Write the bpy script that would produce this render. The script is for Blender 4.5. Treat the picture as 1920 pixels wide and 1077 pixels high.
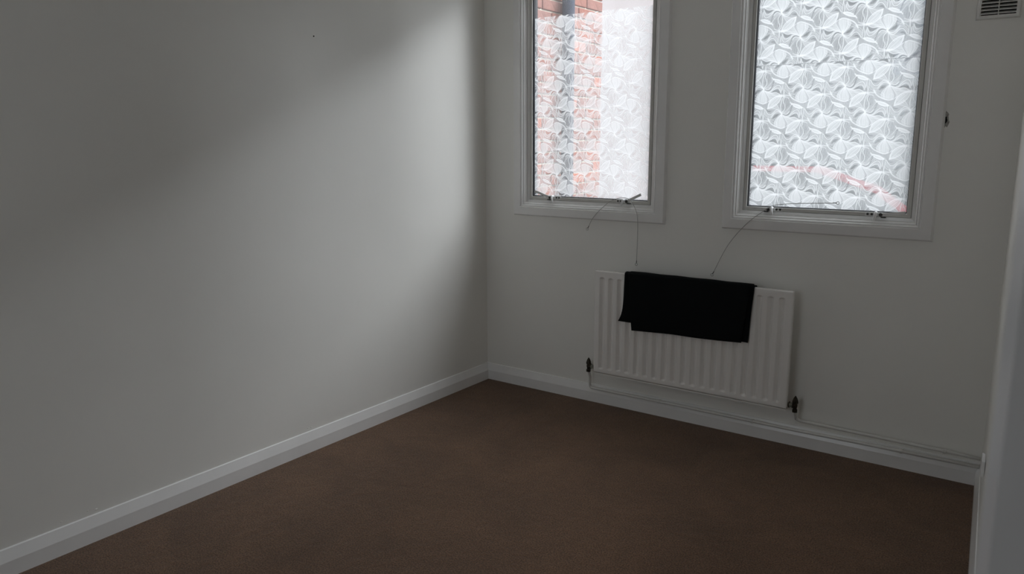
import bpy, bmesh, math, random
import numpy as np
from mathutils import Vector, Matrix
random.seed(4); np.random.seed(4)
for o in list(bpy.data.objects): bpy.data.objects.remove(o)
S = bpy.context.scene
COL = S.collection

# ------------------------------------------------------------------ camera
cd = bpy.data.cameras.new('camera'); cam = bpy.data.objects.new('camera', cd); COL.objects.link(cam)
cam.location = (2.6932, -3.5020, 1.4048)
cam.rotation_euler = (1.3797, 0.0043, 0.6216)
cd.sensor_fit = 'HORIZONTAL'; cd.sensor_width = 36.0; cd.lens = 1441.3 / 1920 * 36.0
cd.clip_start = 0.02; cd.clip_end = 200
cd.dof.use_dof = True; cd.dof.focus_distance = 3.6; cd.dof.aperture_fstop = 4.5
S.camera = cam

# ------------------------------------------------------------------ sky: an overcast dome, brighter towards the zenith
W = bpy.data.worlds.new('overcast_sky'); S.world = W; W.use_nodes = True
nt = W.node_tree; nt.nodes.clear()
wo = nt.nodes.new('ShaderNodeOutputWorld'); bg = nt.nodes.new('ShaderNodeBackground')
tc = nt.nodes.new('ShaderNodeTexCoord'); sx = nt.nodes.new('ShaderNodeSeparateXYZ')
rmp = nt.nodes.new('ShaderNodeValToRGB')
nt.links.new(tc.outputs['Generated'], sx.inputs[0]); nt.links.new(sx.outputs['Z'], rmp.inputs[0])
e = rmp.color_ramp.elements
e[0].position = 0.0; e[0].color = (0.42, 0.45, 0.48, 1)
e[1].position = 1.0; e[1].color = (0.89, 0.95, 1.0, 1)
bg.inputs['Strength'].default_value = 4.9
nt.links.new(rmp.outputs[0], bg.inputs[0]); nt.links.new(bg.outputs[0], wo.inputs[0])

# hazy sun behind thin cloud, high beyond the yard to the right
sd = bpy.data.lights.new('hazy_sun', 'SUN'); sd.energy = 9.2; sd.angle = math.radians(58); sd.color = (.92, .96, 1.0)
sun = bpy.data.objects.new('hazy_sun', sd); COL.objects.link(sun)
SAZ, SEL = math.radians(42), math.radians(33)
sun.rotation_euler = Vector((math.sin(SAZ) * math.cos(SEL), math.cos(SAZ) * math.cos(SEL), math.sin(SEL))).to_track_quat('Z', 'Y').to_euler()

# light portals in the window openings (they only guide sampling of the sky)
for nm, x0, x1 in (('portal_a', .30, 1.02), ('portal_b', 1.49, 2.19)):
    ld = bpy.data.lights.new(nm, 'AREA'); ld.shape = 'RECTANGLE'; ld.size = x1 - x0; ld.size_y = 1.22
    ld.cycles.is_portal = True
    lo = bpy.data.objects.new(nm, ld); COL.objects.link(lo)
    lo.location = ((x0 + x1) / 2, .125, 1.675); lo.rotation_euler = (math.radians(-90), 0, 0)
ld = bpy.data.lights.new('portal_c', 'AREA'); ld.shape = 'RECTANGLE'; ld.size = 1.3; ld.size_y = 1.1; ld.cycles.is_portal = True
lo = bpy.data.objects.new('portal_c', ld); COL.objects.link(lo); lo.location = (.90, -4.82, 1.6); lo.rotation_euler = (math.radians(90), 0, 0)

S.view_settings.view_transform = 'Standard'; S.view_settings.look = 'None'
S.view_settings.exposure = 0.08; S.view_settings.gamma = 1.0; S.view_settings.use_curve_mapping = False
cy = S.cycles
cy.use_denoising = True; cy.max_bounces = 14; cy.diffuse_bounces = 8; cy.transparent_max_bounces = 16
cy.transmission_bounces = 8; cy.sample_clamp_indirect = 6.0; cy.caustics_reflective = False; cy.caustics_refractive = False

# ------------------------------------------------------------------ materials
def mat(name, col, rough=.5, spec=.5, metal=0., bump=None, var=None):
    """bump = list of (scale, strength, distance, detail); var = (scale, amount, detail)"""
    m = bpy.data.materials.new(name); m.use_nodes = True
    n = m.node_tree.nodes; l = m.node_tree.links; b = n['Principled BSDF']
    b.inputs['Roughness'].default_value = rough; b.inputs['Specular IOR Level'].default_value = spec
    b.inputs['Metallic'].default_value = metal
    b.inputs['Base Color'].default_value = (*col, 1)
    t = n.new('ShaderNodeTexCoord')
    if var:
        s, a, d = var
        nz = n.new('ShaderNodeTexNoise'); nz.inputs['Scale'].default_value = s; nz.inputs['Detail'].default_value = d
        l.new(t.outputs['Object'], nz.inputs['Vector'])
        mp = n.new('ShaderNodeMapRange'); mp.inputs[1].default_value = .3; mp.inputs[2].default_value = .7
        mp.inputs[3].default_value = 1 - a; mp.inputs[4].default_value = 1 + a
        l.new(nz.outputs[0], mp.inputs[0])
        mx = n.new('ShaderNodeVectorMath'); mx.operation = 'SCALE'; mx.inputs[0].default_value = col
        l.new(mp.outputs[0], mx.inputs['Scale']); l.new(mx.outputs[0], b.inputs['Base Color'])
    prev = None
    for s, st, di, de in (bump or []):
        nz = n.new('ShaderNodeTexNoise'); nz.inputs['Scale'].default_value = s; nz.inputs['Detail'].default_value = de
        l.new(t.outputs['Object'], nz.inputs['Vector'])
        bp = n.new('ShaderNodeBump'); bp.inputs['Strength'].default_value = st; bp.inputs['Distance'].default_value = di
        l.new(nz.outputs[0], bp.inputs['Height'])
        if prev: l.new(prev.outputs[0], bp.inputs['Normal'])
        prev = bp
    if prev: l.new(prev.outputs[0], b.inputs['Normal'])
    return m

M = {}
M['wall'] = mat('wall_paint', (.82, .808, .772), .6, .35, bump=[(5, .25, .01, 3), (230, .12, .001, 2)], var=(2.2, .015, 4))
M['ceiling'] = mat('ceiling_paint', (.88, .87, .85), .8, .2, bump=[(40, .1, .004, 3)])
M['gloss'] = mat('white_gloss_paint', (.82, .81, .80), .20, .5, bump=[(30, .12, .002, 3)], var=(9, .02, 3))
M['plastic'] = mat('white_pvc', (.74, .735, .71), .35, .5, var=(20, .02, 2))
M['sash'] = mat('sash_paint', (.56, .55, .52), .4, .5, var=(25, .03, 3))
M['radiator'] = mat('radiator_enamel', (.82, .795, .77), .22, .5, bump=[(160, .05, .0006, 2)], var=(8, .02, 3))
M['pipe'] = mat('painted_pipe', (.70, .69, .66), .4, .45, bump=[(60, .35, .002, 3)], var=(30, .04, 3))
M['black'] = mat('black_rubber', (.008, .008, .010), .5, .3, bump=[(90, .2, .001, 2)])
M['cloth'] = mat('black_cloth', (.0045, .0055, .0060), .85, .12, bump=[(700, .3, .0008, 2), (18, .2, .004, 3)])
M['bronze'] = mat('tarnished_metal', (.055, .045, .032), .45, .5, .7, bump=[(150, .4, .001, 3)], var=(60, .5, 4))
M['nut'] = mat('paint_flecked_nut', (.30, .30, .25), .5, .5, .2, bump=[(150, .4, .001, 3)], var=(90, .6, 4))
M['steel'] = mat('zinc_wire', (.33, .325, .31), .45, .5, .2, var=(40, .2, 2))
M['screw'] = mat('dark_screw', (.05, .048, .045), .4, .5, .6, var=(200, .3, 2))
M['latch'] = mat('latch_enamel', (.68, .68, .67), .35, .5, var=(60, .08, 2))
M['hook'] = mat('latch_hook_enamel', (.88, .88, .88), .35, .5, var=(60, .06, 2))
M['hole'] = mat('dark_hole', (.018, .017, .016), .95, .05, bump=[(300, .6, .002, 4)], var=(260, .8, 4))
M['plaster'] = mat('broken_plaster', (.36, .35, .33), .9, .1, bump=[(220, .7, .003, 4)], var=(150, .25, 4))
M['dark'] = mat('duct_dark', (.03, .028, .026), .9, .1, var=(30, .3, 3))
M['socket'] = mat('socket_plastic', (.90, .90, .90), .3, .5, var=(30, .02, 2))
M['door'] = mat('door_gloss', (.86, .86, .88), .28, .5, bump=[(14, .06, .002, 3)], var=(6, .015, 3))
M['mortar'] = mat('pale_mortar', (.60, .56, .47), .95, .1, bump=[(60, .6, .004, 4)], var=(30, .12, 4))
M['drain'] = mat('drainpipe_paint', (.05, .056, .075), .9, .05, bump=[(40, .3, .002, 3)], var=(18, .2, 4))
M['paving'] = mat('yard_paving', (.36, .36, .35), .9, .2, bump=[(8, .4, .01, 4)], var=(1.5, .15, 5))
M['pale_render'] = mat('pale_painted_render', (.33, .29, .285), .85, .2, bump=[(30, .4, .006, 4)], var=(.7, .12, 5))
M['grey_render'] = mat('grey_render', (.085, .09, .092), .85, .2, bump=[(30, .4, .006, 4)], var=(.9, .25, 5))
M['slate'] = mat('roof_slate', (.16, .18, .21), .7, .3, bump=[(14, .4, .01, 3)], var=(2, .2, 4))
M['red'] = mat('red_coping_paint', (.17, .035, .04), .6, .4, bump=[(20, .3, .004, 3)], var=(3, .2, 4))
M['window_dark'] = mat('far_window_glass', (.05, .06, .07), .1, .6, var=(1.5, .4, 2))

def brick_mat():
    m = mat('red_brick', (.40, .15, .10), .9, .15, bump=[(45, .7, .006, 5)])
    n = m.node_tree.nodes; l = m.node_tree.links; b = n['Principled BSDF']
    oi = n.new('ShaderNodeObjectInfo'); r = n.new('ShaderNodeValToRGB'); l.new(oi.outputs['Random'], r.inputs[0])
    r.color_ramp.elements[0].color = (.21, .080, .056, 1); r.color_ramp.elements[1].color = (.32, .11, .068, 1)
    k = r.color_ramp.elements.new(.5); k.color = (.20, .112, .096, 1)
    t = n.new('ShaderNodeTexCoord'); nz = n.new('ShaderNodeTexNoise'); nz.inputs['Scale'].default_value = 14; nz.inputs['Detail'].default_value = 5
    l.new(t.outputs['Object'], nz.inputs['Vector'])
    mp = n.new('ShaderNodeMapRange'); mp.inputs[3].default_value = .6; mp.inputs[4].default_value = 1.4; l.new(nz.outputs[0], mp.inputs[0])
    mx = n.new('ShaderNodeVectorMath'); mx.operation = 'SCALE'; l.new(r.outputs[0], mx.inputs[0]); l.new(mp.outputs[0], mx.inputs['Scale'])
    l.new(mx.outputs[0], b.inputs['Base Color'])
    return m
M['brick'] = brick_mat()

def carpet_mat():
    m = bpy.data.materials.new('brown_carpet_pile'); m.use_nodes = True
    n = m.node_tree.nodes; l = m.node_tree.links; b = n['Principled BSDF']
    b.inputs['Roughness'].default_value = 1.0; b.inputs['Specular IOR Level'].default_value = .05
    b.inputs['Sheen Weight'].default_value = .15; b.inputs['Sheen Roughness'].default_value = .6
    t = n.new('ShaderNodeTexCoord')
    def noise(s, d, r=.6, dist=0.):
        z = n.new('ShaderNodeTexNoise'); z.inputs['Scale'].default_value = s; z.inputs['Detail'].default_value = d
        z.inputs['Roughness'].default_value = r; z.inputs['Distortion'].default_value = dist
        l.new(t.outputs['Object'], z.inputs['Vector']); return z
    f = noise(190, 2.5, .7); md = noise(26, 4, .6, .6); lg = noise(2.6, 4, .55, .8)
    ramp = n.new('ShaderNodeValToRGB'); l.new(f.outputs[0], ramp.inputs[0])
    ramp.color_ramp.elements[0].position = .36; ramp.color_ramp.elements[0].color = (.050, .0262, .0140, 1)
    ramp.color_ramp.elements[1].position = .64; ramp.color_ramp.elements[1].color = (.195, .108, .0595, 1)
    def rng(src, a, c):
        p = n.new('ShaderNodeMapRange'); p.inputs[1].default_value = .3; p.inputs[2].default_value = .7
        p.inputs[3].default_value = a; p.inputs[4].default_value = c; l.new(src.outputs[0], p.inputs[0]); return p
    a = rng(md, .90, 1.10); c = rng(lg, .80, 1.18)
    mu = n.new('ShaderNodeMath'); mu.operation = 'MULTIPLY'; l.new(a.outputs[0], mu.inputs[0]); l.new(c.outputs[0], mu.inputs[1])
    mx = n.new('ShaderNodeVectorMath'); mx.operation = 'SCALE'; l.new(ramp.outputs[0], mx.inputs[0]); l.new(mu.outputs[0], mx.inputs['Scale'])
    l.new(mx.outputs[0], b.inputs['Base Color'])
    b1 = n.new('ShaderNodeBump'); b1.inputs['Strength'].default_value = .8; b1.inputs['Distance'].default_value = .004; l.new(f.outputs[0], b1.inputs['Height'])
    b2 = n.new('ShaderNodeBump'); b2.inputs['Strength'].default_value = .35; b2.inputs['Distance'].default_value = .012; l.new(md.outputs[0], b2.inputs['Height'])
    l.new(b1.outputs[0], b2.inputs['Normal']); l.new(b2.outputs[0], b.inputs['Normal'])
    return m
M['carpet'] = carpet_mat()

def glass_mat():
    m = bpy.data.materials.new('veiled_window_glass'); m.use_nodes = True
    n = m.node_tree.nodes; l = m.node_tree.links; n.remove(n['Principled BSDF']); out = n['Material Output']
    tr = n.new('ShaderNodeBsdfTransparent'); tr.inputs[0].default_value = (.975, .978, .98, 1)
    gl = n.new('ShaderNodeBsdfGlossy'); gl.inputs['Roughness'].default_value = .02
    lw = n.new('ShaderNodeLayerWeight'); lw.inputs[0].default_value = .5
    pw = n.new('ShaderNodeMath'); pw.operation = 'POWER'; pw.inputs[1].default_value = 5; l.new(lw.outputs['Facing'], pw.inputs[0])
    fr = n.new('ShaderNodeMath'); fr.operation = 'MULTIPLY_ADD'; fr.inputs[1].default_value = .9; fr.inputs[2].default_value = .04; l.new(pw.outputs[0], fr.inputs[0])
    m1 = n.new('ShaderNodeMixShader'); l.new(fr.outputs[0], m1.inputs[0]); l.new(tr.outputs[0], m1.inputs[1]); l.new(gl.outputs[0], m1.inputs[2])
    tl = n.new('ShaderNodeBsdfTranslucent'); tl.inputs[0].default_value = (.85, .87, .88, 1)
    t = n.new('ShaderNodeTexCoord'); z = n.new('ShaderNodeTexNoise'); z.inputs['Scale'].default_value = 7; z.inputs['Detail'].default_value = 5
    l.new(t.outputs['Object'], z.inputs['Vector'])
    p = n.new('ShaderNodeMapRange'); p.inputs[3].default_value = .01; p.inputs[4].default_value = .05; l.new(z.outputs[0], p.inputs[0])  # faint uneven translucent veil, imitates glare washing out the view
    m2 = n.new('ShaderNodeMixShader'); l.new(p.outputs[0], m2.inputs[0]); l.new(m1.outputs[0], m2.inputs[1]); l.new(tl.outputs[0], m2.inputs[2])
    l.new(m2.outputs[0], out.inputs[0]); return m
M['glass'] = glass_mat()

def film_mat():
    m = bpy.data.materials.new('frosted_print_film'); m.use_nodes = True
    n = m.node_tree.nodes; l = m.node_tree.links; n.remove(n['Principled BSDF']); out = n['Material Output']
    at = n.new('ShaderNodeAttribute'); at.attribute_name = 'ink'
    tr = n.new('ShaderNodeBsdfTransparent')
    tl = n.new('ShaderNodeBsdfTranslucent'); tl.inputs[0].default_value = (.61, .615, .62, 1)
    df = n.new('ShaderNodeBsdfDiffuse'); df.inputs[0].default_value = (.9, .9, .9, 1)
    m0 = n.new('ShaderNodeMixShader'); m0.inputs[0].default_value = .22
    l.new(tl.outputs[0], m0.inputs[1]); l.new(df.outputs[0], m0.inputs[2])
    m1 = n.new('ShaderNodeMixShader'); l.new(at.outputs['Fac'], m1.inputs[0]); l.new(tr.outputs[0], m1.inputs[1]); l.new(m0.outputs[0], m1.inputs[2])
    l.new(m1.outputs[0], out.inputs[0]); return m
M['film'] = film_mat()

# ------------------------------------------------------------------ helpers
def tag(o, label=None, cat=None, group=None, kind=None):
    if label: o['label'] = label
    if cat: o['category'] = cat
    if group: o['group'] = group
    if kind: o['kind'] = kind
    return o
def link(name, me, parent=None):
    o = bpy.data.objects.new(name, me); COL.objects.link(o)
    if parent: o.parent = parent
    return o
def empty(name, loc=(0, 0, 0)):
    o = bpy.data.objects.new(name, None); COL.objects.link(o); o.location = loc; o.empty_display_size = .05; return o
def build(name, bm, m, parent=None, smooth=False, bevel=0, recalc=True, bseg=2):
    """link a bmesh given in WORLD coordinates; a parent's offset is taken off"""
    if bevel:
        bmesh.ops.bevel(bm, geom=[e for e in bm.edges if e.is_manifold and e.calc_face_angle(0) > .5], offset=bevel, segments=bseg, affect='EDGES', clamp_overlap=True)
    if recalc: bmesh.ops.recalc_face_normals(bm, faces=bm.faces)
    off = Vector((0, 0, 0)); p = parent
    while p: off += p.location; p = p.parent
    bm.transform(Matrix.Translation(-off))
    me = bpy.data.meshes.new(name); bm.to_mesh(me); bm.free()
    for mm in (m if isinstance(m, (list, tuple)) else [m]): me.materials.append(mm)
    if smooth:
        for f in me.polygons: f.use_smooth = True
    return link(name, me, parent)
def box(bm, x0, x1, y0, y1, z0, z1, mi=0):
    v = [bm.verts.new(c) for c in ((x0, y0, z0), (x1, y0, z0), (x1, y1, z0), (x0, y1, z0), (x0, y0, z1), (x1, y0, z1), (x1, y1, z1), (x0, y1, z1))]
    fs = [bm.faces.new([v[i] for i in q]) for q in ((0, 3, 2, 1), (4, 5, 6, 7), (0, 1, 5, 4), (1, 2, 6, 5), (2, 3, 7, 6), (3, 0, 4, 7))]
    for f in fs: f.material_index = mi
    return v
def obox(bm, c, ax, ay, az, hx, hy, hz):
    """box with its own axes"""
    c = Vector(c); ax = Vector(ax).normalized(); ay = Vector(ay).normalized(); az = Vector(az).normalized()
    v = box(bm, -1, 1, -1, 1, -1, 1)
    for q in v: q.co = c + ax * q.co.x * hx + ay * q.co.y * hy + az * q.co.z * hz
def prism(bm, pts, axis, a, b):
    """polygon pts (2-D) extruded along axis from a to b.  axis x: pts=(y,z)  axis y: pts=(x,z)  axis z: pts=(x,y)"""
    def P(p, t): return {'x': (t, p[0], p[1]), 'y': (p[0], t, p[1]), 'z': (p[0], p[1], t)}[axis]
    A = [bm.verts.new(P(p, a)) for p in pts]; B = [bm.verts.new(P(p, b)) for p in pts]
    n = len(pts); bm.faces.new(A); bm.faces.new(B[::-1])
    for i in range(n): bm.faces.new((A[i], B[i], B[(i + 1) % n], A[(i + 1) % n]))
def spline(pts, n=12):
    P = [Vector(p) for p in pts]; P = [P[0] * 2 - P[1]] + P + [P[-1] * 2 - P[-2]]; out = []
    for i in range(1, len(P) - 2):
        for k in range(n):
            t = k / n; a, b, c, d = P[i - 1:i + 3]
            out.append(.5 * ((2 * b) + (c - a) * t + (2 * a - 5 * b + 4 * c - d) * t * t + (3 * b - a - 3 * c + d) * t ** 3))
    out.append(P[-2]); return out
def tube(bm, pts, r, seg=10, cap=True, closed=False):
    P = [Vector(p) for p in pts]; n = len(P); rings = []; ref = None
    for i in range(n):
        if closed: t = (P[(i + 1) % n] - P[i - 1]).normalized()
        else: t = (P[min(i + 1, n - 1)] - P[max(i - 1, 0)]).normalized()
        if ref is None: ref = t.orthogonal().normalized()
        ref = (ref - t * ref.dot(t)).normalized(); s = t.cross(ref)
        rr = r[i] if isinstance(r, (list, tuple)) else r
        rings.append([bm.verts.new(P[i] + (ref * math.cos(2 * math.pi * k / seg) + s * math.sin(2 * math.pi * k / seg)) * rr) for k in range(seg)])
    for i in range(n if closed else n - 1):
        A, B = rings[i], rings[(i + 1) % n]
        for k in range(seg): bm.faces.new((A[k], A[(k + 1) % seg], B[(k + 1) % seg], B[k]))
    if cap and not closed: bm.faces.new(rings[0][::-1]); bm.faces.new(rings[-1])
def bend(pts, rad, n=6):
    """polyline with rounded corners"""
    P = [Vector(p) for p in pts]; out = [P[0]]
    for i in range(1, len(P) - 1):
        a = P[i] + (P[i - 1] - P[i]).normalized() * rad; c = P[i] + (P[i + 1] - P[i]).normalized() * rad
        for k in range(n + 1):
            t = k / n; out.append(a * (1 - t) ** 2 + P[i] * 2 * t * (1 - t) + c * t * t)
    out.append(P[-1]); return out
def lathe(bm, c, prof, axis='z', seg=14):
    tube_pts = []
    d = {'x': Vector((1, 0, 0)), 'y': Vector((0, 1, 0)), 'z': Vector((0, 0, 1))}[axis]
    tube(bm, [Vector(c) + d * h for h, r in prof], [max(r, 1e-4) for h, r in prof], seg)

# ------------------------------------------------------------------ room shell
H = 2.45; RW = 2.5313; RS = -.0668            # right wall stands slightly out of square: x = RW + RS*y
def rx(y): return RW + RS * y
YE = -2.45                                     # where the right wall turns into the door recess
XR = 3.55; YB = -4.7
bm = bmesh.new(); box(bm, -.12, XR + .1, YB - .1, .10, -.12, 0); tag(build('floor', bm, M['carpet']), kind='structure', label='brown short-pile carpet over the whole room floor')
bm = bmesh.new(); box(bm, -.12, XR + .1, YB - .1, .10, H, H + .1); tag(build('ceiling', bm, M['ceiling']), kind='structure')
bm = bmesh.new(); box(bm, -.12, 0, YB, 0, 0, H); wl = tag(build('wall_left', bm, M['wall']), kind='structure', label='white painted wall on the left with a soft window glow')
RX0, RX1, RZ0, RZ1 = .25, 1.55, 1.05, 2.15       # opening added in the rear wall for fill light, unseen behind the viewer
bm = bmesh.new()
for a, b, c, d in ((-.12, RX0, 0, H), (RX1, XR + .1, 0, H), (RX0, RX1, 0, RZ0), (RX0, RX1, RZ1, H)): box(bm, a, b, YB - .1, YB, c, d)
tag(build('wall_rear', bm, M['wall']), kind='structure')
bm = bmesh.new(); box(bm, XR, XR + .1, YB, YE, 0, H); tag(build('wall_door_recess', bm, M['wall']), kind='structure')
bm = bmesh.new(); prism(bm, [(rx(0), 0), (rx(YE), YE), (XR + .1, YE), (XR + .1, 0)], 'z', 0, H); tag(build('wall_right', bm, M['wall']), kind='structure')
# window wall with two openings and an air brick opening
WIN = [(.2063, 1.1062), (1.4005, 2.2735)]; ZB, ZT = .990, 2.345     # outer edges of the architraves
U = .070                                                            # opening starts this far inside
VX0, VX1, VZ0, VZ1 = 2.362, 2.476, 1.850, 1.972
def wall_holes():
    xs = sorted([-.12, XR + .1] + [c for a, b in WIN for c in (a + U, b - U)] + [VX0, VX1])
    zs = sorted([0, H, ZB + U, ZT - U, VZ0, VZ1]); bm = bmesh.new()
    def hole(x, z):
        for a, b in WIN:
            if a + U < x < b - U and ZB + U < z < ZT - U: return 1
        return VX0 < x < VX1 and VZ0 < z < VZ1
    T = .10; inn = {}; out = {}
    for x in xs:
        for z in zs: inn[x, z] = bm.verts.new((x, 0, z)); out[x, z] = bm.verts.new((x, T, z))
    solid = {(i, j): not hole((xs[i] + xs[i + 1]) / 2, (zs[j] + zs[j + 1]) / 2) for i in range(len(xs) - 1) for j in range(len(zs) - 1)}
    for (i, j), s in solid.items():
        if not s: continue
        a, b, c, d = (xs[i], zs[j]), (xs[i + 1], zs[j]), (xs[i + 1], zs[j + 1]), (xs[i], zs[j + 1])
        bm.faces.new([inn[k] for k in (a, b, c, d)])
        f = bm.faces.new([out[k] for k in (d, c, b, a)]); f.material_index = 1
        for (ni, nj), (p, q) in (((i - 1, j), (d, a)), ((i + 1, j), (b, c)), ((i, j - 1), (a, b)), ((i, j + 1), (c, d))):
            if not solid.get((ni, nj), False): bm.faces.new((inn[p], inn[q], out[q], out[p])).material_index = 1
    return bm
wb = tag(build('wall_back', wall_holes(), [M['wall'], M['brick']]), kind='structure', label='white painted window wall with radiator, vent and two windows')

# skirting: flat lower board with a chamfered upper half
SK = [(0, 0), (.018, 0), (.018, .054), (.0075, .088), (.006, .0935), (0, .0955)]
bm = bmesh.new(); prism(bm, [(x, z) for x, z in SK], 'y', YB, 0)
tag(build('baseboard_left', bm, M['gloss']), kind='structure', label='white chamfered skirting board along the left wall')
bm = bmesh.new(); prism(bm, [(-x, z) for x, z in SK], 'x', .0, rx(0) + .004)
tag(build('baseboard_back', bm, M['gloss']), kind='structure', label='white chamfered skirting board below the radiator')
bm = bmesh.new()
A = [bm.verts.new((rx(0) + .002 - x, 0, z)) for x, z in SK]; B = [bm.verts.new((rx(YE) + .002 - x, YE, z)) for x, z in SK]
bm.faces.new(A); bm.faces.new(B[::-1])
for i in range(len(SK)): bm.faces.new((A[i], B[i], B[(i + 1) % len(SK)], A[(i + 1) % len(SK)]))
tag(build('baseboard_right', bm, M['gloss']), kind='structure', label='white skirting board along the right wall')

# ------------------------------------------------------------------ film print: density of white ink on a repeating swirl tile
RES = .0005; TW, TR = .172, .1085
NX, NY = int(round(TW / RES)), int(round(2 * TR / RES))
D = np.full((NY, NX), .34)
def cr(pts, n=16): return np.array([(p.x, p.y) for p in spline([(a, b, 0) for a, b in pts], n)])
def mm(pts): p = np.asarray(pts, float); return np.stack([p[:, 0] * .269e-3, -p[:, 1] * .2835e-3], 1)
CEN = [(0, 0), (TW / 2, TR)]
def stamp(pts, width, k, sign=1):
    global D
    p = mm(cr(pts)); seg = np.diff(p, axis=0); L = np.hypot(*seg.T); t = np.concatenate([[0], np.cumsum(L)])
    n = max(4, int(t[-1] / (RES * 1.0))); s = np.linspace(0, t[-1], n); q = np.stack([np.interp(s, t, p[:, 0]), np.interp(s, t, p[:, 1])], 1)
    sg = width / RES; R_ = int(math.ceil(sg * 2.4)); oy, ox = np.mgrid[-R_:R_ + 1, -R_:R_ + 1]
    for cx, cy_ in CEN:
        F = np.zeros_like(D)
        for i, (x, y) in enumerate(q):
            fx, fy = (x + cx) / RES, (y + cy_) / RES; ix, iy = int(round(fx)), int(round(fy))
            g = np.exp(-((ox + ix - fx) ** 2 + (oy + iy - fy) ** 2) / (2 * (sg * .6) ** 2))
            yy = (oy + iy) % NY; xx = (ox + ix) % NX; F[yy, xx] = np.maximum(F[yy, xx], g)
        if sign > 0: D = 1 - (1 - D) * (1 - k * F)
        else: D = D * (1 - k * F)
def bundle(P, Q, n, w=.0006, k=.5):
    m_ = max(len(P), len(Q)); a = cr(P, 8); b = cr(Q, 8); u = np.linspace(0, 1, 9)
    a = np.stack([np.interp(u, np.linspace(0, 1, len(a)), a[:, i]) for i in (0, 1)], 1); b = np.stack([np.interp(u, np.linspace(0, 1, len(b)), b[:, i]) for i in (0, 1)], 1)
    n = max(3, int(n * .62)); w *= 1.7; k = min(.9, k * 1.45)
    for i in range(n):
        t = (i + random.uniform(-.25, .25)) / max(1, n - 1); stamp([tuple(x) for x in a * (1 - t) + b * t], w * random.uniform(.7, 1.4), k * random.uniform(.6, 1.3))
def blob(poly, k, sign=1, soft=3):
    global D
    p = mm(cr(list(poly) + [poly[0]], 6)); F = np.zeros_like(D)
    x0, y0 = p.min(0) - .004; x1, y1 = p.max(0) + .004
    gx = np.arange(int(x0 / RES), int(x1 / RES) + 1); gy = np.arange(int(y0 / RES), int(y1 / RES) + 1)
    X, Y = np.meshgrid(gx * RES, gy * RES); ins = np.zeros(X.shape, bool)
    for (ax, ay), (bx_, by) in zip(p, np.roll(p, -1, 0)):
        if ay == by: continue
        c = ((ay > Y) != (by > Y)) & (X < (bx_ - ax) * (Y - ay) / (by - ay) + ax); ins ^= c
    I = ins.astype(float)
    for _ in range(soft):
        I[1:-1, 1:-1] = (I[1:-1, 1:-1] * 2 + I[:-2, 1:-1] + I[2:, 1:-1] + I[1:-1, :-2] + I[1:-1, 2:]) / 6
    for cx, cy_ in CEN:
        yy = (gy[:, None] + int(round(cy_ / RES))) % NY; xx = (gx[None, :] + int(round(cx / RES))) % NX
        if sign > 0: D[yy, xx] = 1 - (1 - D[yy, xx]) * (1 - k * I)
        else: D[yy, xx] *= 1 - k * I
# pale bodies
blob([(-20, 20), (-110, 110), (-100, 185), (0, 225), (65, 205), (60, 120), (20, 30)], .40, soft=16)
blob([(-235, -75), (-220, -150), (-170, -220), (-90, -265), (-10, -275), (-40, -200), (-90, -140), (-160, -95)], .30, soft=6)
blob([(140, -150), (200, -140), (270, -120), (335, -80), (280, -62), (200, -95)], .55, soft=4)
blob([(-10, -10), (-90, -60), (-180, -70), (-240, -80), (-120, -150), (-60, -110)], .25, soft=12)
blob([(60, 90), (150, 90), (260, 120), (250, 170), (150, 250), (90, 200)], .22, soft=14)
# dark lenses where the film stays clear
blob([(105, 66), (160, 32), (220, 18), (258, 36), (272, 80), (215, 52), (165, 58)], .82, -1, 3)
blob([(-45, 14), (-100, 18), (-145, 78), (-92, 58), (-55, 30)], .82, -1, 3)
blob([(-255, -78), (-228, -46), (-172, -38), (-212, -22), (-245, -42)], .85, -1, 2)
blob([(-110, 95), (-135, 125), (-120, 130), (-100, 105)], .6, -1, 3)
blob([(-10, -40), (0, -130), (30, -215), (90, -215), (105, -120), (50, -40)], .35, -1, 10)
# filaments
bundle([(-5, 10), (-70, 70), (-110, 130), (-100, 190)], [(5, 15), (30, 80), (60, 140), (60, 215)], 20, .0006, .5)
bundle([(10, 15), (60, 90), (110, 170), (70, 210)], [(15, 10), (90, 60), (190, 100), (270, 130)], 13, .0006, .5)
bundle([(20, 22), (110, 62), (190, 62), (262, 88), (290, 130)], [(15, 18), (80, 75), (170, 108), (270, 128)], 7, .0007, .6)
bundle([(40, 34), (110, 40), (160, -20), (220, -72), (280, -60), (308, 20)], [(60, 44), (125, 52), (195, 8), (250, 6), (285, 70)], 8, .0007, .55)
bundle([(-5, -12), (-70, -55), (-130, -25), (-170, 15), (-225, 10), (-275, -60)], [(-5, 0), (-60, -5), (-125, 10), (-175, 80), (-230, 80), (-295, 20)], 8, .0008, .55)
bundle([(-5, -10), (-40, -60), (-80, -110), (-120, -150)], [(-10, -5), (-80, -50), (-170, -60), (-240, -80)], 9, .0006, .45)
bundle([(0, -10), (-15, -120), (0, -225)], [(12, -10), (85, -90), (95, -225)], 7, .0005, .32)
bundle([(20, -8), (90, -40), (150, -130), (190, -135)], [(30, -2), (120, -20), (200, -90), (290, -100)], 6, .0006, .4)
bundle([(-230, -80), (-150, -120), (-60, -210), (-10, -272)], [(-222, -100), (-200, -190), (-110, -255), (-20, -275)], 7, .0005, .45)
bundle([(145, -148), (220, -110), (320, -82)], [(145, -150), (230, -132), (330, -85)], 4, .0005, .5)
bundle([(-215, 80), (-120, 105), (-60, 150)], [(-215, 85), (-150, 165), (-20, 215)], 6, .0005, .4)
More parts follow.
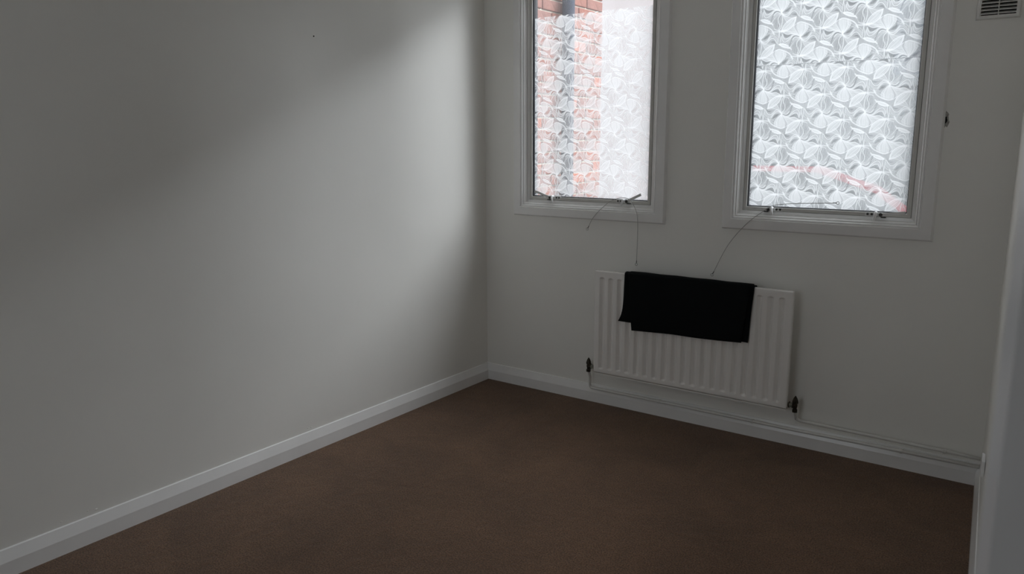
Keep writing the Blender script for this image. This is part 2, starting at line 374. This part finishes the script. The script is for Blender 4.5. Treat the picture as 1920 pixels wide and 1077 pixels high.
for p, w, k in [([(-220, 75), (-180, 140), (-100, 195), (0, 228), (60, 215)], .0026, .9),
                ([(60, 215), (68, 165), (30, 130)], .0008, .6), ([(-15, -20), (-22, -120), (-5, -210), (25, -240), (60, -245), (100, -230)], .0016, .8),
                ([(10, -15), (50, -70), (40, -130), (18, -180), (30, -225)], .0016, .85), ([(20, -10), (85, -55), (145, -125), (120, -190), (95, -230)], .0007, .6),
                ([(-235, -75), (-220, -150), (-170, -220), (-90, -265), (-10, -277)], .0021, .9), ([(-235, -75), (-160, -95), (-90, -140), (-40, -200), (-10, -277)], .0019, .9),
                ([(130, -165), (180, -112), (250, -82), (330, -74)], .0024, .9), ([(140, -150), (200, -140), (270, -120), (335, -80)], .0018, .85),
                ([(-325, -85), (-322, 0), (-303, 80), (-300, 135)], .0016, .85), ([(-288, -80), (-294, 40), (-308, 125)], .0013, .8),
                ([(-60, -278), (40, -272), (130, -268)], .0038, .6), ([(230, 122), (290, 120), (355, 126)], .0034, .6), ([(0, 0), (-2, 20), (4, 40)], .0030, .8), ([(-6, -4), (0, 0), (6, 4)], .0035, .9),
                ([(-5, -2), (-70, -28), (-120, 0), (-165, 60)], .0013, .7), ([(15, 4), (80, 12), (130, -25)], .0022, .85), ([(20, 30), (120, 72), (200, 66), (265, 92)], .0012, .7)]:
    stamp(p, w, k)
for p, w, k in [([(22, 16), (80, 32), (118, 8), (145, -50), (166, -118)], .0022, .92), ([(-325, 40), (-322, 55), (-318, 68)], .0022, .7),
                ([(40, 42), (110, 52), (170, 22)], .0008, .5), ([(-15, 6), (-60, 2), (-100, 12)], .0007, .6), ([(90, 110), (170, 115)], .0006, .4)]:
    stamp(p, w, k, -1)
D = np.clip(.02 + D * .84, 0, .84)
def ink(X, Z, c, rot):
    dx, dz = X - c[0], Z - c[1]
    if rot: dx, dz = -dx, -dz
    fx = (dx / RES) % NX; fy = (dz / RES) % NY
    i0 = np.floor(fx).astype(int); j0 = np.floor(fy).astype(int); a = fx - i0; b = fy - j0
    i1 = (i0 + 1) % NX; j1 = (j0 + 1) % NY; i0 %= NX; j0 %= NY
    return (D[j0, i0] * (1 - a) + D[j0, i1] * a) * (1 - b) + (D[j1, i0] * (1 - a) + D[j1, i1] * a) * b
def film_sheet(parent, x0, x1, z0, z1, y, c, rot, step=.0015):
    nx, nz = int((x1 - x0) / step) + 1, int((z1 - z0) / step) + 1
    X, Z = np.meshgrid(np.linspace(x0, x1, nx), np.linspace(z0, z1, nz))
    co = np.stack([X - parent.location.x, np.full_like(X, y - parent.location.y), Z - parent.location.z], -1).reshape(-1, 3).astype(np.float32)
    idx = np.arange(nx * nz).reshape(nz, nx)
    q = np.stack([idx[:-1, :-1], idx[:-1, 1:], idx[1:, 1:], idx[1:, :-1]], -1).reshape(-1, 4)
    me = bpy.data.meshes.new('privacy_film'); me.vertices.add(len(co)); me.vertices.foreach_set('co', co.ravel())
    me.loops.add(q.size); me.loops.foreach_set('vertex_index', q.ravel().astype(np.int32))
    me.polygons.add(len(q)); me.polygons.foreach_set('loop_start', np.arange(0, q.size, 4, dtype=np.int32)); me.polygons.foreach_set('loop_total', np.full(len(q), 4, np.int32))
    me.update(calc_edges=True)
    at = me.attributes.new('ink', 'FLOAT', 'POINT'); at.data.foreach_set('value', ink(X, Z, c, rot).ravel().astype(np.float32))
    me.materials.append(M['film']); return tag(link('privacy_film', me, parent), label='frosted film printed with white swirls')

# ------------------------------------------------------------------ windows
def ring(bm, x0, x1, z0, z1, prof, sides='LRBT'):
    """sweep prof [(inset, y)] round the rectangle with mitred corners"""
    n = len(prof)
    def corner(sxn, szn): return [bm.verts.new(((x0 + u) if sxn < 0 else (x1 - u), y, (z0 + u) if szn < 0 else (z1 - u))) for u, y in prof]
    for s, (c0, c1) in {'B': ((-1, -1), (1, -1)), 'R': ((1, -1), (1, 1)), 'T': ((1, 1), (-1, 1)), 'L': ((-1, 1), (-1, -1))}.items():
        if s not in sides: continue
        A, B = corner(*c0), corner(*c1); bm.faces.new(A); bm.faces.new(B[::-1])
        for i in range(n): bm.faces.new((A[i], B[i], B[(i + 1) % n], A[(i + 1) % n]))
ARCH = [(-.0045, .0), (-.001, -.009), (.0035, -.0185), (.044, -.021), (.0465, -.0145), (.0495, -.0135), (.0525, -.0165), (.0565, -.0135), (.0590, -.0060), (.0625, -.0085), (.0660, -.0050), (.0685, .0), (.0685, .002), (.03, .002)]
FRAME = [(.0700, -.001), (.0715, .014), (.0845, .016), (.0845, .075), (.0700, .075)]
SASH = [(.0860, .020), (.0865, .0145), (.0885, .0135), (.1005, .0135), (.1030, .016), (.1030, .062), (.0860, .062)]
GASK = [(.1028, .018), (.1065, .022), (.1065, .060), (.1028, .060)]
def window(idx, x0, x1, films, latches, side):
    t = tag(empty(f'trim_{idx}', (x0, 0, ZB)), kind='structure', label=f'white moulded architrave around the {side} window')
    for s in 'BRTL':
        bm = bmesh.new(); ring(bm, x0, x1, ZB, ZT, ARCH, s); build('architrave_board', bm, M['gloss'], t)
    w = tag(empty(f'window_{idx}', (x0, 0, ZB)), kind='structure', label=f'{side} window with swirl-patterned frosted film on the glass')
    for s in 'BRTL':
        bm = bmesh.new(); ring(bm, x0, x1, ZB, ZT, FRAME, s); build('frame_rail', bm, M['gloss'], w)
    for s in 'BRTL':
        bm = bmesh.new(); ring(bm, x0, x1, ZB, ZT, SASH, s); build('sash_rail', bm, M['sash'], w)
    bm = bmesh.new(); ring(bm, x0, x1, ZB, ZT, GASK); build('gasket', bm, M['black'], w)
    g = .1045; bm = bmesh.new(); box(bm, x0 + g, x1 - g, .036, .040, ZB + g, ZT - g); build('glass_pane', bm, M['glass'], w)
    g = .1075
    for z0, z1, c, rot in films:
        film_sheet(w, x0 + g, x1 - g, max(z0, ZB + g), z1, .0345, c, rot)
    for args in latches: latch(w, *args)
def latch(w, px, pz, side, ang, flip=0):
    """wedge fastener screwed to the bottom sash rail; side = where its arm points, px/pz = pivot"""
    y = .0125; s = side
    bm = bmesh.new(); a, b = sorted((px - s * .062, px + s * .012)); box(bm, a, b, y - .003, y + .0012, pz - .0085, pz + .0075)
    pl = build('latch', bm, M['latch'], w, bevel=.0012); tag(pl, label='small grey metal latch on the bottom sash rail')
    d = Vector((s * math.cos(ang), -.16, math.sin(ang))).normalized(); n = Vector((0, -1, 0)); n = (n - d * n.dot(d)).normalized(); up = d.cross(n)
    c = Vector((px, y - .009, pz)) + d * .045
    bm = bmesh.new(); obox(bm, c, d, n, up, .050, .0022, .0062); build('latch_arm', bm, M['latch'], pl, bevel=.001)
    bm = bmesh.new(); lathe(bm, (px, y - .016, pz), [(0, .0055), (.002, .0075), (.016, .0075)], 'y', 12); build('pivot', bm, M['screw'], pl, smooth=False)
    bm = bmesh.new(); hx = px - s * .018; pts = spline([(hx, y - .004, pz + .006), (hx, y - .020, pz + .009), (hx - s * .001, y - .024, pz - .004), (hx - s * .006, y - .020, pz - .024)], 5)
    tube(bm, pts, [.0055] * (len(pts) - 4) + [.005, .0045, .004, .003], 8); build('latch_hook', bm, M['hook'], pl, smooth=True)
    for k in (.036, .052):
        bm = bmesh.new(); lathe(bm, (px - s * k, y - .0052, pz), [(0, .0030), (.0008, .0052), (.003, .0052)], 'y', 10); build('screw', bm, M['screw'], pl)
    bm = bmesh.new(); box(bm, min(px, px + s * .020), max(px, px + s * .020), y - .008, y, pz - .0135, pz - .0095); build('latch_stop', bm, M['screw'], pl)
R_ = math.radians
window(1, *WIN[0], [(0, 1.7300, (.7994, 1.4218), True), (1.7315, 2.0285, (.4755, 1.8175), False)],
       [(.434, 1.0905, -1, R_(20)), (.893, 1.0890, 1, R_(24))], 'left')
window(2, *WIN[1], [(0, 1.7160, (1.8890, 1.4001), False), (1.7180, 2.0285, (1.8631, 1.8264), True)],
       [(1.606, 1.0850, -1, R_(3)), (2.075, 1.0850, 1, R_(8))], 'right')

w3 = tag(empty('window_3', (RX0, YB, RZ0)), kind='structure', label='clear window added for fill light in the rear wall behind the viewer')  # unseen window, added to let soft sky light in from behind
bm = bmesh.new(); ring(bm, RX0, RX1, RZ0, RZ1, [(0, YB - .10), (0, YB + .012), (.045, YB + .012), (.06, YB - .02), (.06, YB - .10)])
box(bm, .88, .92, YB - .07, YB - .02, RZ0 + .05, RZ1 - .05); build('frame_rail', bm, M['gloss'], w3)
bm = bmesh.new(); box(bm, RX0 + .05, RX1 - .05, YB - .052, YB - .048, RZ0 + .05, RZ1 - .05); build('glass_pane', bm, M['glass'], w3)

# ------------------------------------------------------------------ chips and marks in the plaster
def chip(name, parent, x, y, z, w, h, seed, label):
    rr = random.Random(seed); bm = bmesh.new(); n = 22
    def loop(k, dy): return [bm.verts.new((x + w * k * math.cos(6.2832 * i / n) * rr.uniform(.65, 1.1), y - dy, z + h * k * math.sin(6.2832 * i / n) * rr.uniform(.7, 1.15))) for i in range(n)]
    o_, p_, q_ = loop(1.7, 0), loop(1.15, .0022), loop(.8, .0008); cv = bm.verts.new((x, y - .0003, z))
    for A, B, mi in ((o_, p_, 0), (p_, q_, 0)):
        for i in range(n): bm.faces.new((A[i], A[(i + 1) % n], B[(i + 1) % n], B[i])).material_index = mi
    for i in range(n): bm.faces.new((q_[i], q_[(i + 1) % n], cv)).material_index = 1
    return tag(build(name, bm, [M['plaster'], M['hole']], parent), label=label)
chip('plaster_chip', wb, .2015, 0, 1.494, .0022, .020, 3, 'small dark chip in the plaster left of the left window')
chip('plaster_chip', wb, 2.2795, 0, 1.469, .0085, .020, 8, 'dark hole in the plaster right of the right window')
bm = bmesh.new(); lathe(bm, (-.002, -1.1996, 1.8389), [(0, .003), (.004, .003), (.005, .0015)], 'x', 10); tag(build('nail_mark', bm, M['hole'], wl), label='tiny dark nail in the left wall')
for k, (y, z, s) in enumerate([(-1.33, .108, .0035), (-1.35, .112, .003), (-1.30, .106, .0025), (-2.30, .110, .004), (-2.33, .116, .003), (-2.42, .112, .003)]):
    bm = bmesh.new(); bmesh.ops.create_icosphere(bm, subdivisions=2, radius=s, matrix=Matrix.Translation((0, y, z)) @ Matrix.Diagonal((.5, 1.3, .8, 1))); build('paint_drip', bm, M['wall'], wl, smooth=True)

# ------------------------------------------------------------------ radiator
X0, X1, Z0, Z1, YF = .7682, 1.7682, .1880, .7384, -.090
rad = tag(empty('radiator', ((X0 + X1) / 2, 0, Z0)), 'white ribbed panel radiator on the wall below the two windows', 'radiator')
fx = [.8124 + k * .0505 for k in range(19)]
def radiator_panel():
    xs = list(np.linspace(X0 + .005, X1 - .005, 496)); za, zb = .2150, .7060
    zz = list(np.linspace(Z0 + .012, za + .045, 26)) + list(np.linspace(za + .06, zb - .06, 8)) + list(np.linspace(zb - .045, Z1 - .006, 26))
    XX, ZZ = np.meshgrid(xs, zz); dep = np.zeros_like(XX)
    for f in fx:
        u = np.abs(XX - f); over = np.maximum(np.maximum(za + .010 - ZZ, ZZ - (zb - .010)), 0); r = np.hypot(u / .0150, over / .0085)
        dep = np.maximum(dep, np.where(r < 1, .5 + .5 * np.cos(np.pi * r), 0) ** .7)
    YY = YF + .0140 * dep
    bm = bmesh.new(); g = [[bm.verts.new((XX[j, i], YY[j, i], ZZ[j, i])) for i in range(len(xs))] for j in range(len(zz))]
    for j in range(len(zz) - 1):
        for i in range(len(xs) - 1): bm.faces.new((g[j][i], g[j][i + 1], g[j + 1][i + 1], g[j + 1][i]))
    # rolled rim back to the seam
    per = [g[0][i] for i in range(len(xs))] + [g[j][-1] for j in range(1, len(zz))] + [g[-1][i] for i in range(len(xs) - 2, -1, -1)] + [g[j][0] for j in range(len(zz) - 2, 0, -1)]
    cx, cz = (X0 + X1) / 2, (Z0 + Z1) / 2; prev = per
    for grow, dy in ((.0025, .0008), (.0042, .003), (.0050, .007), (.0050, .018)):
        nx = []
        for v in per:
            sx_ = -1 if abs(v.co.x - (X0 + .005)) < 1e-6 else (1 if abs(v.co.x - (X1 - .005)) < 1e-6 else 0)
            sz_ = -1 if abs(v.co.z - zz[0]) < 1e-6 else (1 if abs(v.co.z - zz[-1]) < 1e-6 else 0)
            nx.append(bm.verts.new((v.co.x + sx_ * grow, YF + dy, v.co.z + sz_ * grow)))
        n = len(per)
        for i in range(n): bm.faces.new((prev[i], prev[(i + 1) % n], nx[(i + 1) % n], nx[i]))
        prev = nx
    return bm
bm = radiator_panel(); build('front_panel', bm, M['radiator'], rad, smooth=True)
bm = bmesh.new(); box(bm, X0 + .001, X1 - .001, YF + .016, YF + .026, Z0 + .008, Z1 - .004); build('back_panel', bm, M['radiator'], rad, bevel=.002)
bm = bmesh.new(); box(bm, X0 + .003, X1 - .003, YF + .001, YF + .014, Z0, Z0 + .0045); build('seam_lip', bm, M['radiator'], rad, bevel=.0012)
for x in (X0 + .18, X1 - .18):
    bm = bmesh.new(); box(bm, x - .015, x + .015, YF + .024, -.0015, .26, .66); build('bracket', bm, M['radiator'], rad, bevel=.002)
def valve(x, z, s, body):
    """angle valve at the bottom corner; s = +1 when the radiator lies to its right"""
    yv = YF + .034
    bm = bmesh.new(); lathe(bm, (x, yv, z), [(-.032, .0080), (-.031, .0125), (-.018, .0125), (-.017, .0085), (-.008, .0095), (.000, .0115), (.010, .0105), (.011, .0085)], 'z', 6)
    v = tag(build('valve', bm, M['bronze'], rad), label='tarnished dark metal radiator valve')
    bm = bmesh.new(); lathe(bm, (x, yv, z), [(.010, .0100), (.013, .0135), (.022, .0130), (.034, .0090), (.043, .0035), (.046, .0020)], 'z', 8); build('valve_cap', bm, M['bronze'], v)
    L = abs((X0 if s > 0 else X1) - x)
    bm = bmesh.new(); lathe(bm, (x, yv, z), [(h * s, r) for h, r in [(.006, .0085), (L * .35, .0085), (L * .36, .0125), (L * .78, .0125), (L * .80, .0090), (L + .004, .0090)]], 'x', 6); build('union_nut', bm, M['nut'], v)
    for h in (L * .30, L * .84):
        bm = bmesh.new(); lathe(bm, (x, yv, z), [((h - .0022) * s, .0100), ((h - .0020) * s, .0145), ((h + .0020) * s, .0145), ((h + .0022) * s, .0100)], 'x', 10)
        build('union_collar', bm, M['bronze'], v)
valve(.7215, .2100, 1, True); valve(1.7985, .2080, -1, False)

# ------------------------------------------------------------------ heating pipes
def pipe(name, pts, label, clips):
    t = tag(empty(name, pts[-1]), label, 'pipe'); bm = bmesh.new(); tube(bm, bend(pts, .022), .0075, 12); build('pipe_run', bm, M['pipe'], t, smooth=True)
    for x, z in clips:
        bm = bmesh.new(); y = -.030
        lathe(bm, (x - .006, y, z), [(0, .0088), (.001, .0098), (.011, .0098), (.012, .0088)], 'x', 12); box(bm, x - .005, x + .005, y + .004, -.0062, z - .004, z + .004); build('pipe_clip', bm, M['pipe'], t)
pipe('heating_pipe', [(.7215, YF + .034, .182), (.7215, -.036, .150), (.7150, -.0300, .0820), (1.20, -.0300, .0840), (1.75, -.0300, .0820), (2.10, -.0300, .0860), (2.528, -.0300, .0880)],
     'white painted pipe from the left radiator valve along the top of the skirting', [(1.12, .0837), (1.60, .0825), (2.24, .0867)])
pipe('heating_pipe', [(1.7985, YF + .034, .180), (1.7985, -.036, .155), (1.8010, -.0260, .1300), (2.10, -.0260, .1275), (2.42, -.0260, .1245), (2.528, -.0260, .1215)],
     'white painted pipe from the right radiator valve running above the skirting to the corner', [(2.40, .1247)])

# ------------------------------------------------------------------ black cloth folded over the radiator
cl = tag(empty('folded_cloth', (1.27, YF, Z1)), 'black cloth folded double and draped over the top of the white radiator', 'cloth')
def drape(name, top, bot, yfront, ztop, zback, th, seed, wav):
    """cloth sheet: back flap, over the top, down the front; top/bot = x-ranges, bot[2:] = bottom heights left/right"""
    rr = random.Random(seed); nu, nv = 46, 60; bm = bmesh.new(); rows = []
    yb = YF + .030
    for j in range(nv + 1):
        s = j / nv; row = []
        for i in range(nu + 1):
            u = i / nu
            x_t = top[0] + (top[1] - top[0]) * u; zb_ = bot[2] + (bot[3] - bot[2]) * u + wav * math.sin(u * 9 + seed)
            x_b = bot[0] + (bot[1] - bot[0]) * u
            if s < .12:                                        # behind the panel
                q = s / .12; x, y, z = x_t, yb + (yfront - YF) * -.4, zback + (ztop - .010 - zback) * q
            elif s < .28:                                      # over the top edge
                q = (s - .12) / .16; a = math.pi * q; yc, hw = (yb - (yfront - YF) * .4 + yfront) / 2, (yb - (yfront - YF) * .4 - yfront) / 2
                x, y, z = x_t, yc + hw * math.cos(a), ztop - .010 + .013 * math.sin(a) ** .7 + .0008 * math.sin(u * 23 + seed)
            else:
                q = (s - .28) / .72; fl = q ** 5 if bot[0] < top[0] else q
                x = x_t + (bot[0] - top[0]) * (1 - u) * fl + (bot[1] - top[1]) * u * q; z = ztop - .010 + (zb_ - ztop + .010) * q
                y = yfront - .004 * math.sin(q * 3.0) - .0022 * math.sin(u * 7 + 3 * q + seed) * q - .0012 * math.sin(u * 19 + seed * 2) * q
            row.append(bm.verts.new((x, y, z)))
        rows.append(row)
    for j in range(nv):
        for i in range(nu): bm.faces.new((rows[j][i], rows[j][i + 1], rows[j + 1][i + 1], rows[j + 1][i]))
    bmesh.ops.recalc_face_normals(bm, faces=bm.faces)
    bmesh.ops.solidify(bm, geom=bm.faces[:], thickness=th)
    return build(name, bm, M['cloth'], cl, smooth=True)
drape('under_layer', (.944, 1.597), (.912, 1.580, .4890, .4790), -.098, .7430, .55, .0025, 1, .002)
drape('top_layer', (.968, 1.583), (.994, 1.553, .4560, .4745), -.106, .7475, .56, .0025, 5, .0015)

# ------------------------------------------------------------------ curtain wires
def wire(pts, ends, label, r=.0014):
    t = tag(empty('curtain_wire', pts[0]), label, 'wire'); bm = bmesh.new(); tube(bm, spline(pts, 10), r, 8); build('wire_strand', bm, M['steel'], t, smooth=True)
    for p, d in ends:
        d = Vector(d).normalized(); c = Vector(p) + d * .0062; s = Vector((0, 1, 0)); n = 14
        bm = bmesh.new(); tube(bm, [c + (d * math.cos(6.2832 * k / n) + d.cross(s) * math.sin(6.2832 * k / n)) * .0060 for k in range(n)], .0014, 6, closed=True); build('wire_eyelet', bm, M['steel'], t, smooth=True)
        bm = bmesh.new(); tube(bm, [Vector(p) - d * .014, Vector(p) + d * .001], .0019, 8); build('wire_ferrule', bm, M['screw'], t)
wire([(.689, -.030, .9441), (.7291, -.032, 1.0102), (.8055, -.034, 1.0790), (.856, -.026, 1.1040), (.893, -.018, 1.1085), (.930, -.026, 1.0980), (.958, -.032, 1.0624), (.9751, -.034, 1.0103), (.9765, -.031, .9033), (.9714, -.026, .784)],
     [((.689, -.030, .9441), (-.52, 0, -.85)), ((.9714, -.026, .784), (-.04, 0, -1))], 'thin wire with looped ends hooked over the right latch of the left window')
wire([(1.3715, -.026, .769), (1.441, -.030, .9121), (1.5233, -.033, 1.0166), (1.5977, -.030, 1.0789), (1.628, -.020, 1.1010), (1.668, -.018, 1.1110), (1.7542, -.025, 1.1196), (1.9036, -.030, 1.1284)],
     [((1.3715, -.026, .769), (-.45, 0, -.89)), ((1.9036, -.030, 1.1284), (1, 0, .05))], 'thin wire with looped ends lying across the left latch of the right window')

# ------------------------------------------------------------------ wall vent (hit-and-miss louvre)
vt = tag(empty('wall_vent', (2.418, 0, 1.835)), 'white louvred plastic vent high on the wall right of the right window', 'vent')
bm = bmesh.new(); ring(bm, 2.3466, 2.4885, 1.8355, 1.9855, [(-.001, .001), (.0005, -.008), (.004, -.012), (.010, -.0125), (.0125, -.0105), (.0140, -.0105), (.0145, -.0005)])
build('vent_frame', bm, M['plastic'], vt)
for k in range(10):
    z = 1.8555 + k * .0127
    bm = bmesh.new(); prism(bm, [(-.0110, z - .0022), (-.0098, z + .0005), (.0080, z + .0085), (.0080, z + .0065), (-.0098, z - .0022)], 'x', 2.3600, 2.4755); build('slat', bm, M['plastic'], vt)
bm = bmesh.new(); box(bm, 2.4166, 2.4192, -.0122, .002, 1.849, 1.972); build('vent_divider', bm, M['plastic'], vt)
bm = bmesh.new(); box(bm, VX0, VX1, .050, .060, VZ0, VZ1); build('vent_backing', bm, M['dark'], vt)

# ------------------------------------------------------------------ socket on the right wall
yS = -.55; xs_ = rx(yS)
so = tag(empty('wall_socket', (xs_, yS, .285)), 'small white wall socket on the right wall above the skirting, half hidden by the door', 'socket')
dn = Vector((-1, RS, 0)).normalized(); dt = Vector((RS, 1, 0)).normalized() * -1; up = Vector((0, 0, 1))
bm = bmesh.new(); obox(bm, Vector((xs_, yS - .043, .3125)) + dn * .0020, dn, dt, up, .0025, .041, .0255); build('back_box', bm, M['socket'], so, bevel=.002)
bm = bmesh.new(); obox(bm, Vector((xs_, yS - .043, .3125)) + dn * .0058, dn, dt, up, .0024, .0430, .0268); build('face_plate', bm, M['socket'], so, bevel=.0015)

# ------------------------------------------------------------------ open door close to the camera
dr = tag(empty('door_1', (2.664, -2.80, .012)), kind='structure', label='white door standing open at the right edge, close to the viewer')
L0 = Vector((2.6655, -2.80, 0)); ld_ = Vector((.97, .243, 0)).normalized(); ed = Vector((.243, -.97, 0)).normalized()
bm = bmesh.new(); obox(bm, L0 + ld_ * .381 + ed * .020 + Vector((0, 0, 1.002)), ld_, ed, (0, 0, 1), .381, .020, .990); build('door_leaf', bm, M['door'], dr, bevel=.015, bseg=6)
for z in (.25, 1.00, 1.78):
    bm = bmesh.new(); c = L0 + ld_ * .766 + ed * -.002; tube(bm, [c + Vector((0, 0, z - .045)), c + Vector((0, 0, z + .045))], .006, 10); build('hinge', bm, M['steel'], dr)

# ------------------------------------------------------------------ outside: yard, brick return wall, drainpipe, buildings opposite
bm = bmesh.new(); box(bm, -14, 14, .10, 26, -.50, -.35); tag(build('yard_ground', bm, M['paving']), kind='structure')
BX = -.15; ret = tag(empty('wall_outside', (BX, .22, -.35)), kind='structure', label='red brick wall running away outside the left window')
bm = bmesh.new(); box(bm, BX - .25, BX - .012, .10, 1.578, -.35, 5.2); build('mortar_core', bm, M['mortar'], ret)
bme = bmesh.new(); box(bme, -.030, .0, -.1075, .1075, -.0325, .0325)
bmesh.ops.bevel(bme, geom=bme.edges[:], offset=.004, segments=1, affect='EDGES'); bmesh.ops.recalc_face_normals(bme, faces=bme.faces)
mb = bpy.data.meshes.new('brick'); bme.to_mesh(mb); bme.free(); mb.materials.append(M['brick'])
mh = mb.copy(); 
for v in mh.vertices: v.co.y *= .1025 / .215
for k in range(33):
    z = .86 + k * .075 - .035; odd = k % 2; y = 1.590 - (.1025 if odd else 0); first = True
    row = ([(1.590 - .05125, mh)] if odd else []); yy = 1.590 - (.1125 if odd else 0)
    while yy - .215 > .09: row.append((yy - .1075, mb)); yy -= .225
    for yc, me in row:
        b = link('brick', me, ret); b.location = (random.uniform(-.002, .002), yc - .22, z + .35)
# the end face of the return wall, a half-brick pier
for k in range(33):
    z = .86 + k * .075 - .035
    b = link('brick', mh, ret); b.location = (-.125 + random.uniform(-.001, .001), 1.593 - .22, z + .35); b.rotation_euler = (0, 0, math.pi / 2)
dp = tag(empty('drainpipe', (BX + .06, 1.03, -.35)), 'dark blue-grey drainpipe on the brick wall outside the left window', 'drainpipe')
bm = bmesh.new(); tube(bm, [(BX + .058, 1.03, -.35), (BX + .058, 1.03, 5.0)], .042, 20); build('pipe_length', bm, M['drain'], dp, smooth=True)
for z in (.9, 2.75):
    bm = bmesh.new(); lathe(bm, (BX + .058, 1.03, z), [(0, .046), (.004, .049), (.05, .049), (.054, .046)], 'z', 20); box(bm, BX + .002, BX + .03, .985, 1.075, z + .01, z + .044); build('pipe_bracket', bm, M['drain'], dp)

def building(name, x0, x1, y, top, wm, label, wins, roof):
    t = tag(empty(name, ((x0 + x1) / 2, y, -.35)), label, 'building'); bm = bmesh.new(); box(bm, x0, x1, y, y + 5, -.35, top); build('outer_wall', bm, wm, t)
    for wx, wz, ww, wh in wins:
        bm = bmesh.new(); ring(bm, wx, wx + ww, wz, wz + wh, [(0, y + .01), (0, y - .03), (.07, y - .03), (.07, y + .01)]); box(bm, wx - .05, wx + ww + .05, y - .09, y + .01, wz - .08, wz)
        f = build('window', bm, wm, t); bm = bmesh.new(); box(bm, wx + .07, wx + ww - .07, y - .012, y + .01, wz + .07, wz + wh - .07); build('pane', bm, M['window_dark'], f)
    bm = bmesh.new(); prism(bm, [(y - .2, top), (y + 5.2, top), (y + 2.5, top + roof)], 'x', x0 - .1, x1 + .1); build('roof', bm, M['slate'], t)
building('pale_building', -9.0, -1.60, 7.6, 5.6, M['pale_render'], 'pale painted building beyond the yard, seen through the left window', [(-7.4, 2.6, 1.0, 1.2)], .6)
building('grey_building', -1.30, 11.0, 8.2, 5.9, M['grey_render'], 'grey rendered building beyond the yard, seen through the right window', [(.55, 2.15, .9, 1.2), (2.6, 2.15, .9, 1.2)], .5)
yw = tag(empty('yard_wall', (.3, 6.0, -.35)), 'low yard wall with a red sloping coping outside the right window', 'wall')
prof = [(-1.2, 1.00), (.30, 1.00), (.95, .78), (1.30, .52), (2.6, .48)]
bm = bmesh.new(); prism(bm, prof + [(2.6, -.35), (-1.2, -.35)], 'y', 6.0, 6.2); build('wall_body', bm, M['grey_render'], yw)
bm = bmesh.new(); prism(bm, prof + [(x, z + .055) for x, z in prof[::-1]], 'y', 5.94, 6.26); build('coping', bm, M['red'], yw)
